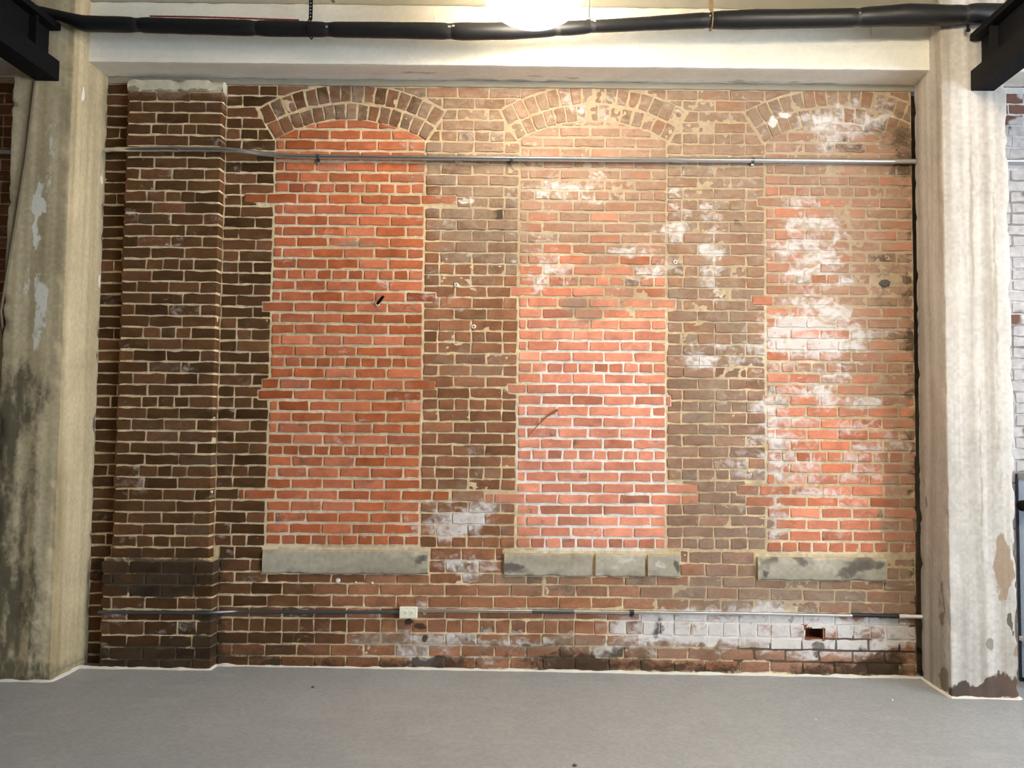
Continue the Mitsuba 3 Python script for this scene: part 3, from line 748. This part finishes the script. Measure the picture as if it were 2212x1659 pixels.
# --- the neighbouring bays of the back wall
put('wall_back_left__mortar', bx(HALL_X0, LX0, 0.0, 0.1, -0.3, 4.0), 'm_mortar_old')
for r, (z0, z1) in enumerate(zip(OLD[:-1], OLD[1:])):
    if z0 > 3.95 or z0 < 2.2:
        continue
    for c0, c1 in old_row(z0, z1, -4.1, LX0, -3.9, r % 2, is_header(z0)):
        lay('wall_back_left__brick', sbox(c0 + 0.0055, z0 + 0.0065, c1 - 0.0055, min(z1, 4.0) - 0.0065), 'm_old_brick', 0.0, rng.uniform(0.004, 0.009), 0.012, rng.normal(0.6, 0.15), rng.normal(0.42, 0.1))
tag('wall_back_left', 'dark red brick wall of the next bay, behind the left column', 'brick wall', 'structure')
put('wall_back_right__mortar', bx(RX1, HALL_X1, 0.0, 0.1, -0.3, 4.0), 'm_bay_plaster')
for r, (z0, z1) in enumerate(zip(OLD[:-1], OLD[1:])):
    if z0 > 3.95:
        continue
    for c0, c1 in old_row(z0, z1, RX1, 3.75, 3.02, r % 2, is_header(z0)):
        lay('wall_back_right__brick', sbox(c0 + 0.0055, z0 + 0.0065, c1 - 0.0055, min(z1, 4.0) - 0.0065), 'm_bay_brick_right', 0.0, rng.uniform(0.003, 0.009), 0.012, rng.uniform(0, 1), 0.5, 0.003)
tag('wall_back_right', 'whitewashed brick wall of the next bay, behind the right column', 'brick wall', 'structure')

# --- ragged plaster line where the floor paint stops at the wall
path = [(LX0, CY), (LX1, CY), (LX1, -0.11), (QX0, -0.11), (QX1, -0.11), (QX1, -0.008), (RX0, -0.008), (RX0, CY), (RX1, CY), (RX1, -0.008)]
pts = []
for (ax, ay), (bx_, by_) in zip(path[:-1], path[1:]):
    L = math.hypot(bx_ - ax, by_ - ay)
    k = max(1, int(L / 0.012))
    out = np.array([(by_ - ay), -(bx_ - ax)]) / L
    pts += [(ax + (bx_ - ax) * f, ay + (by_ - ay) * f, *out) for f in np.arange(k) / k]
pts.append((*path[-1], 1.0, 0.0))
pts = np.array(pts)
wd = 0.010 + 0.030 * np.clip(meshkit.fbm(np.c_[pts[:, 0] * 7, pts[:, 1] * 7, 0 * pts[:, 0]], 4, 8) - 0.28, 0, 1)
hh = 0.006 + 0.022 * np.clip(meshkit.fbm(np.c_[pts[:, 0] * 12 + 9, pts[:, 1] * 12, 0 * pts[:, 0]], 3, 2) - 0.3, 0, 1)
o = np.c_[pts[:, 0] + pts[:, 2] * wd, pts[:, 1] + pts[:, 3] * wd, floor_z(pts[:, 0]) - 0.001]
i_ = np.c_[pts[:, 0] - pts[:, 2] * 0.02, pts[:, 1] - pts[:, 3] * 0.02, floor_z(pts[:, 0]) - 0.001]
tp = np.c_[pts[:, 0] + pts[:, 2] * wd * 0.25, pts[:, 1] + pts[:, 3] * wd * 0.25, floor_z(pts[:, 0]) + hh]
ti = np.c_[i_[:, :2], floor_z(pts[:, 0]) + hh]
n = len(pts)
F = []
for i in range(n - 1):
    for a, b in ((0, n), (n, 2 * n)):
        F += [[a + i, a + i + 1, b + i + 1], [a + i, b + i + 1, b + i]]
put('trim_1', trimesh.Trimesh(np.vstack([o, tp, ti]), np.array(F), process=False), 'm_plaster', 50)
tag('trim_1', 'ragged white line of plaster along the foot of the wall and columns', 'plaster line', 'structure')

# ------------------------------------------------------------------ black steel beams over the columns
def steel_beam(key, x0, x1, label):
    xc, y0, y1 = (x0 + x1) / 2, -9.0, CY - 0.003
    put(key + '__bottom_flange', bx(x0, x1, y0, y1, 3.803, 3.93), 'm_black_steel')
    put(key + '__web', bx(xc - 0.012, xc + 0.012, y0, y1 - 0.02, 3.93, 4.125), 'm_black_steel')
    put(key + '__top_flange', bx(x0 - 0.005, x1 + 0.005, y0, y1 - 0.01, 4.125, 4.165), 'm_black_steel')
    put(key + '__stiffener', bx(x0 + 0.015, x1 - 0.015, -0.62, -0.60, 3.93, 4.125), 'm_black_steel')
    tag(key, label, 'steel beam', group=None)


steel_beam('steel_beam', -3.318, -3.171, 'black steel beam running out from the top of the stained left column')
steel_beam('steel_beam_001', 2.664, 2.811, 'black steel beam running out from the top of the pale right column')

# ------------------------------------------------------------------ sagging insulated pipe under the ceiling
top = np.array([(-3.95, 4.345), (-3.32, 4.268), (-2.993, 4.197), (-2.645, 4.190), (-1.942, 4.180), (-1.474, 4.174), (-1.034, 4.176), (-0.594, 4.177), (-0.154, 4.183), (0.111, 4.198), (0.375, 4.213), (0.640, 4.235), (0.934, 4.262), (1.052, 4.272), (1.289, 4.284), (1.465, 4.286), (1.820, 4.297), (1.968, 4.306), (2.234, 4.331), (2.501, 4.325), (2.678, 4.339)])
bot = np.array([(-3.95, 4.24), (-3.32, 4.176), (-3.15, 4.172), (-2.990, 4.098), (-2.640, 4.096), (-2.349, 4.090), (-1.939, 4.083), (-1.764, 4.081), (-1.471, 4.080), (-1.090, 4.078), (-0.695, 4.073), (-0.593, 4.071), (-0.299, 4.079), (-0.035, 4.099), (0.111, 4.111), (0.258, 4.128), (0.581, 4.147), (0.905, 4.162), (1.170, 4.162), (1.465, 4.171), (1.877, 4.182), (2.055, 4.191), (2.351, 4.197), (2.646, 4.212)])
joints = [-3.95, -3.30, -2.65, -1.905, -1.448, -0.677, 0.005, 0.226, 0.962, 1.914, 2.60, 3.35]
PIPE_Y = -0.465
for a, b in zip(joints[:-1], joints[1:]):
    x = np.linspace(a, b, max(8, int((b - a) / 0.03)))
    zt, zb = np.interp(x, top[:, 0], top[:, 1]), np.interp(x, bot[:, 0], bot[:, 1])
    e = np.minimum(x - a, b - x)
    r = (zt - zb) / 2 * (0.86 + 0.14 * np.clip(e / 0.04, 0, 1)) * (1 + 0.05 * (meshkit.fbm(np.c_[x * 9, x * 0, x * 0], 2, 3) - 0.5))
    put('insulated_pipe__sleeve', tube(np.c_[x, np.full_like(x, PIPE_Y), (zt + zb) / 2], r, 22), 'm_insulation', 50)
for x in joints[1:-1]:
    zt, zb = np.interp(x, top[:, 0], top[:, 1]), np.interp(x, bot[:, 0], bot[:, 1])
    put('insulated_pipe__joint_band', tube([(x - 0.022, PIPE_Y, (zt + zb) / 2), (x, PIPE_Y, (zt + zb) / 2), (x + 0.022, PIPE_Y, (zt + zb) / 2)], (zt - zb) / 2 * 0.90, 20), 'm_black_tape', 50)
for x, w, f in [(-1.443, 0.014, 0.55), (-0.672, 0.02, 0.45), (-0.648, 0.016, 0.4), (0.03, 0.05, 0.25), (0.24, 0.018, 0.3), (0.967, 0.01, 0.45), (1.909, 0.008, 0.5)]:
    zt, zb = np.interp(x, top[:, 0], top[:, 1]), np.interp(x, bot[:, 0], bot[:, 1])
    R, c, a0 = (zt - zb) / 2 * 1.02, (zt + zb) / 2, math.asin(2 * f - 1) * -1
    A = np.linspace(a0 - 0.12, a0 + 0.12, 5)
    V = np.array([(xx, PIPE_Y - RR * math.cos(t), c + RR * math.sin(t)) for RR in (R, R * 0.97) for t in A for xx in (x - w / 2, x + w / 2)])
    put('insulated_pipe__foil_tape', trimesh.convex.convex_hull(V), 'm_tape')
labels['insulated_pipe__foil_tape'] = {'label': 'shiny scrap of foil tape'}
tag('insulated_pipe', 'thick sagging black foam-insulated pipe hung along the cream beam', 'pipe')
x = np.linspace(-3.06, -0.42, 60)
put('black_pipe', tube(np.c_[x, np.full_like(x, PIPE_Y + 0.072), np.interp(x, [-3.10, -2.65, -1.03, -0.42], [4.208, 4.197, 4.172, 4.158])], 0.019, 12), 'm_black_steel', 50)
tag('black_pipe', 'thin straight black pipe along the upper back of the insulated pipe, in its left half', 'pipe')
x = np.linspace(-2.57, -1.63, 30)
put('red_wire', tube(np.c_[x, np.full_like(x, PIPE_Y - 0.01), np.interp(x, top[:, 0], top[:, 1]) + 0.008 + 0.002 * np.sin(x * 5)], 0.005, 8), 'm_red_wire', 50)
tag('red_wire', 'dull red wire lying along the top of the black insulated pipe', 'wire')


def hanger(key, x, w, mat, label, perforated=False):
    zt, zb = np.interp(x, top[:, 0], top[:, 1]), np.interp(x, bot[:, 0], bot[:, 1])
    c, R = (zt + zb) / 2, (zt - zb) / 2 + 0.009
    put(key + '__strap', bx(x - w / 2, x + w / 2, PIPE_Y - 0.002, PIPE_Y + 0.002, c + R + 0.003, CEIL - 0.001), mat)
    put(key + '__loop', tube([(x, PIPE_Y + R * math.cos(t), c + R * math.sin(t)) for t in np.linspace(math.pi / 2, math.pi * 2.5, 30)], 0.004, 6), mat, 50)
    if perforated:
        for z in np.arange(c + R + 0.02, CEIL - 0.02, 0.022):
            put(key + '__rivet', bx(x - 0.004, x + 0.004, PIPE_Y - 0.0045, PIPE_Y - 0.0018, z, z + 0.008), 'm_lamp_body')
    tag(key, label, 'pipe hanger')


hanger('pipe_hanger', -1.559, 0.022, 'm_black_steel', 'black perforated strap hanging the insulated pipe left of the lamp', True)
hanger('pipe_hanger_001', 0.982, 0.026, 'm_hanger', 'brown strap hanging the insulated pipe well right of the lamp')
zt = float(np.interp(0.205, top[:, 0], top[:, 1]))
put('pipe_hanger_002__rod', tube([(0.201, PIPE_Y, zt + 0.012), (0.201, PIPE_Y, CEIL - 0.001)], 0.0095, 10), 'm_rod', 50)
put('pipe_hanger_002__nut', trimesh.creation.cylinder(radius=0.016, height=0.012, sections=6, transform=trimesh.transformations.translation_matrix([0.201, PIPE_Y, zt + 0.007])), 'm_rod')
tag('pipe_hanger_002', 'grey threaded rod hanging the insulated pipe just right of the lamp', 'pipe hanger')
put('strap_end', trimesh.creation.box(extents=(0.018, 0.004, 0.12), transform=trimesh.transformations.translation_matrix([-1.448, PIPE_Y, 4.35]) @ trimesh.transformations.rotation_matrix(math.radians(-38), [0, 1, 0])), 'm_cable')
tag('strap_end', 'loose slanting end of dark strap under the ceiling, right of the perforated strap', 'strap')
zt = float(np.interp(-0.772, top[:, 0], top[:, 1]))
put('white_stub', tube([(-0.772, PIPE_Y, zt), (-0.772, PIPE_Y, zt + 0.045)], 0.0035, 8), 'm_white_plastic', 50)
tag('white_stub', 'tiny white stub standing on the insulated pipe left of the lamp', 'stub')
zb = float(np.interp(2.62, bot[:, 0], bot[:, 1]))
put('pipe_clip', cat(bx(2.613, 2.627, PIPE_Y - 0.005, PIPE_Y + 0.005, zb - 0.048, zb - 0.001), bx(2.609, 2.631, PIPE_Y - 0.01, PIPE_Y + 0.006, zb - 0.05, zb - 0.036)), 'm_black_steel')
tag('pipe_clip', 'small black clip hanging under the insulated pipe by the right column', 'clip')
zb = float(np.interp(2.0, bot[:, 0], bot[:, 1]))
put('hair_wire', tube([(1.998, PIPE_Y, zb - 0.06), (2.0, PIPE_Y, zb - 0.001)], 0.002, 6), 'm_slot', 50)
tag('hair_wire', 'thin dark wire end hanging under the right part of the insulated pipe', 'wire')

# ------------------------------------------------------------------ lamps
def lamp(key, x, y, z, power, label):
    prof = [(0.0, -0.205)] + [(0.305 * math.sin(t), -0.205 * math.cos(t)) for t in np.linspace(0.12, 1.75, 16)] + [(0.20, 0.06)]
    g = lathe(prof, 48)
    g.apply_translation([x, y, z])
    if g.vertex_normals[np.argmin(g.vertices[:, 2])][2] > 0:
        g.invert()
    put(key + '__globe', g, 'm_white_plastic', True, emitter={'type': 'area', 'radiance': {'type': 'rgb', 'value': (power * LAMP_RGB).tolist()}})
    h = lathe([(0.0, 0.225), (0.09, 0.225), (0.10, 0.12), (0.21, 0.08), (0.205, 0.055), (0.0, 0.055)], 40)
    h.apply_translation([x, y, z])
    put(key + '__housing', h, 'm_lamp_body', 40)
    tag(key, label, 'ceiling lamp')


lamp('ceiling_lamp', -0.137, -0.90, 4.170, LAMP_NEAR, 'big glowing white globe lamp on the ceiling in front of the brick wall')
lamp('ceiling_lamp_001', 2.1, -2.45, 4.170, LAMP_FAR, 'glowing globe lamp on the ceiling of the hall, in the bay nearest the camera')
lamp('ceiling_lamp_002', 4.9, -3.2, 4.170, LAMP_SIDE, 'glowing globe lamp on the ceiling of the hall, by the frosted windows')

# ------------------------------------------------------------------ conduits and outlet
def bend(pts, n=14):
    pts = np.asarray(pts, float)
    t = np.r_[0, np.cumsum(np.linalg.norm(np.diff(pts, axis=0), axis=1))]
    s = np.linspace(0, t[-1], n)
    from scipy.interpolate import PchipInterpolator
    return np.stack([PchipInterpolator(t, pts[:, k])(s) for k in range(3)], 1)


run = np.vstack([bend([(-3.074, -0.034, 3.484), (-3.04, -0.038, 3.483), (-2.93, -0.108, 3.464), (-2.86, -0.118, 3.460), (-2.55, -0.118, 3.465), (-2.25, -0.118, 3.466), (-2.15, -0.108, 3.464), (-1.98, -0.055, 3.460), (-1.86, -0.036, 3.456), (-1.75, -0.033, 3.453), (-1.6, -0.032, 3.452)], 90), [(0.4, -0.032, 3.453), (2.470, -0.032, 3.462)]])
put('conduit__pipe', tube(run, 0.0175, 18), 'm_galvanised', 50)
put('conduit__coupling', tube([(0.80, -0.032, 3.4545), (0.90, -0.032, 3.455)], 0.0205, 18), 'm_galvanised', 50)
put('conduit__coupling', tube([(-2.60, -0.118, 3.4648), (-2.52, -0.118, 3.4652)], 0.0205, 18), 'm_galvanised', 50)
for x, z, y in [(-1.62, 3.452, -0.032), (-0.3, 3.4525, -0.032), (1.35, 3.4572, -0.032)]:
    c = tube([(x - 0.011, y, z), (x + 0.011, y, z)], 0.0195, 18)
    put('conduit__clamp', cat(c, bx(x - 0.009, x + 0.009, -0.024, -0.0135, z - 0.032, z - 0.012)), 'm_dull_steel', 30)
put('conduit__fixing_point', trimesh.creation.cylinder(radius=0.006, height=0.012, sections=12, transform=trimesh.transformations.translation_matrix([-1.62, -0.0195, 3.412]) @ trimesh.transformations.rotation_matrix(math.pi / 2, [1, 0, 0])), 'm_tape', 30)
tag('conduit', 'long shiny steel conduit pipe crossing the upper brick wall, bent off the pilaster', 'conduit')
put('conduit_001', tube([(HALL_X0, -0.032, 3.462), (LX0 - 0.002, -0.032, 3.464)], 0.0175, 16), 'm_galvanised', 50)
tag('conduit_001', 'short visible end of steel conduit on the dark red bricks left of the stained column', 'conduit')
put('conduit_002', tube([(RX1 + 0.002, -0.032, 3.470), (HALL_X1, -0.032, 3.466)], 0.0175, 16), 'm_galvanised', 50)
tag('conduit_002', 'short visible end of steel conduit on the whitewashed bricks right of the pale column', 'conduit')
low_left = bend([(-2.948, -0.128, 0.397), (-2.5, -0.128, 0.398), (-2.24, -0.126, 0.398), (-2.16, -0.09, 0.394), (-2.08, -0.035, 0.386), (-1.9, -0.024, 0.383), (-1.4, -0.024, 0.384), (-1.008, -0.026, 0.388)], 70)
put('lower_conduit__dark_length', tube(low_left, 0.0115, 14), 'm_dull_steel', 50)  # darker, duller steel than the length right of the outlet
labels['lower_conduit__dark_length'] = {'label': 'dark steel length left of the outlet'}
put('lower_conduit__pipe', tube([(-0.890, -0.026, 0.398), (0.2, -0.024, 0.397), (1.2, -0.024, 0.393), (2.31, -0.024, 0.382)], 0.0115, 14), 'm_galvanised', 50)
put('lower_conduit__white_end', tube([(2.30, -0.024, 0.382), (2.472, -0.024, 0.380)], 0.0125, 14), 'm_white_plastic', 50)
labels['lower_conduit__white_end'] = {'label': 'white end piece against the right column'}
put('lower_conduit__coupling', tube([(-0.13, -0.024, 0.3975), (0.15, -0.024, 0.397)], 0.0132, 14), 'm_dull_steel', 50)
labels['lower_conduit__coupling'] = {'label': 'dark wrapped length'}
put('lower_conduit__clamp', cat(tube([(0.520, -0.024, 0.396), (0.548, -0.024, 0.396)], 0.0165, 12), bx(0.525, 0.543, -0.012, -0.004, 0.365, 0.39)), 'm_black_tape', 30)
put('lower_conduit__clamp', cat(tube([(-0.86, -0.026, 0.398), (-0.835, -0.026, 0.398)], 0.0155, 12), bx(-0.857, -0.838, -0.012, -0.004, 0.365, 0.39)), 'm_galvanised', 30)
wx = np.linspace(2.005, 2.315, 26)
put('lower_conduit__tape_wrap', tube(np.c_[wx, np.full_like(wx, -0.024), np.interp(wx, [2.0, 2.32], [0.388, 0.382])], 0.0145 + 0.006 * (meshkit.fbm(np.c_[wx * 25, wx * 0, wx * 0], 2, 6) - 0.4), 12), 'm_black_tape', 50)
labels['lower_conduit__tape_wrap'] = {'label': 'lumpy black tape wrapping'}
tag('lower_conduit', 'thin steel conduit along the foot of the wall, either side of the cream outlet', 'conduit')
put('electrical_outlet__box', bx(-1.003, -0.893, -0.046, -0.003, 0.356, 0.424), 'm_lamp_body')
plate = trimesh.convex.convex_hull(np.array([(x, y, z) for y, e in ((-0.047, 0), (-0.051, 0.0), (-0.054, 0.004)) for x in (-1.008 + e, -0.888 - e) for z in (0.352 + e, 0.428 - e)]))
put('electrical_outlet__cover_plate', plate, 'm_cream_plastic')
for x in (-0.968, -0.928):
    s = trimesh.creation.cylinder(radius=0.0165, height=0.004, sections=24, transform=trimesh.transformations.translation_matrix([x, -0.055, 0.390]) @ trimesh.transformations.rotation_matrix(math.pi / 2, [1, 0, 0]))
    k = put('electrical_outlet__socket', s, 'm_cream_plastic', 30)
    for dz, dx in ((0.006, -0.002), (-0.006, -0.002)):
        put(k + '__slot', bx(x + dx - 0.005, x + dx + 0.004, -0.0576, -0.0565, 0.390 + dz - 0.0014, 0.390 + dz + 0.0014), 'm_slot')
    put(k + '__slot', trimesh.creation.cylinder(radius=0.0024, height=0.0012, sections=10, transform=trimesh.transformations.translation_matrix([x + 0.010, -0.0571, 0.390]) @ trimesh.transformations.rotation_matrix(math.pi / 2, [1, 0, 0])), 'm_slot')
tag('electrical_outlet', 'cream double electrical outlet box on the thin conduit low on the wall', 'outlet')

# ------------------------------------------------------------------ odds and ends
put('wall_cable', tube([(-3.318, CY - 0.010, 3.80), (-3.325, CY - 0.012, 3.70), (-3.355, CY - 0.012, 3.30), (-3.395, CY - 0.012, 2.95), (-3.45, CY - 0.012, 2.50), (-3.474, CY - 0.008, 2.32), (-3.486, CY + 0.05, 2.15), (-3.486, CY + 0.15, 1.9)], 0.008, 10), 'm_cable', 50)
tag('wall_cable', 'thin dark cable running down askew over the front of the stained left column', 'cable')
for i, (x, y, s, mat, lab) in enumerate([(-1.46, -0.42, 0.009, 'm_pebble', 'tiny dark crumb on the floor in front of the orange window'), (0.118, -1.50, 0.010, 'm_pebble', 'tiny dark crumb on the floor near the bottom edge, in front of the middle window'),
                                         (2.08, -0.47, 0.007, 'm_chip', 'tiny white chip on the floor in front of the right column'), (1.50, -0.82, 0.005, 'm_chip', 'tiny white chip on the open floor in front of the whitewashed window')]):
    m = trimesh.creation.icosphere(subdivisions=2, radius=1.0)
    m.vertices = m.vertices * (1 + 0.5 * (meshkit.fbm(m.vertices * 2 + i * 3, 2, i)[:, None] - 0.5)) * np.array([s, s * 0.8, s * 0.6]) + np.array([x, y, floor_z(x) + s * 0.5])
    k = 'crumb' if i == 0 else f'crumb_{i:03d}'
    put(k, m, mat, 60)
    tag(k, lab, 'crumb')
cx0, cx1, cy0, cy1, fz = 3.125, 3.72, -0.26, -0.025, floor_z(3.3)
put('metal_cabinet__body', bx(cx0, cx1, cy0, cy1 - 0.012, fz + 0.03, 1.30), 'm_cabinet_blue')
put('metal_cabinet__back_edge', bx(cx0 - 0.010, cx1, cy1 - 0.016, cy1, fz, 1.335), 'm_cabinet_edge')
put('metal_cabinet__top', bx(cx0 - 0.004, cx1, cy0 - 0.004, cy1 - 0.014, 1.30, 1.345), 'm_lamp_body')
put('metal_cabinet__base', bx(cx0 + 0.01, cx1, cy0 + 0.01, cy1 - 0.02, fz, fz + 0.03), 'm_cabinet_edge')
put('metal_cabinet__ledge', bx(cx0 - 0.014, cx1, cy0 - 0.014, cy1 - 0.014, 0.235, 0.262), 'm_white_plastic')
kn = trimesh.creation.icosphere(subdivisions=3, radius=0.036)
kn.apply_translation([cx0 - 0.02, -0.12, 1.13])
put('metal_cabinet__knob', kn, 'm_black_steel', True)
tag('metal_cabinet', 'pale blue cabinet with dark back edge and black knob, half hidden behind the right column', 'cabinet')
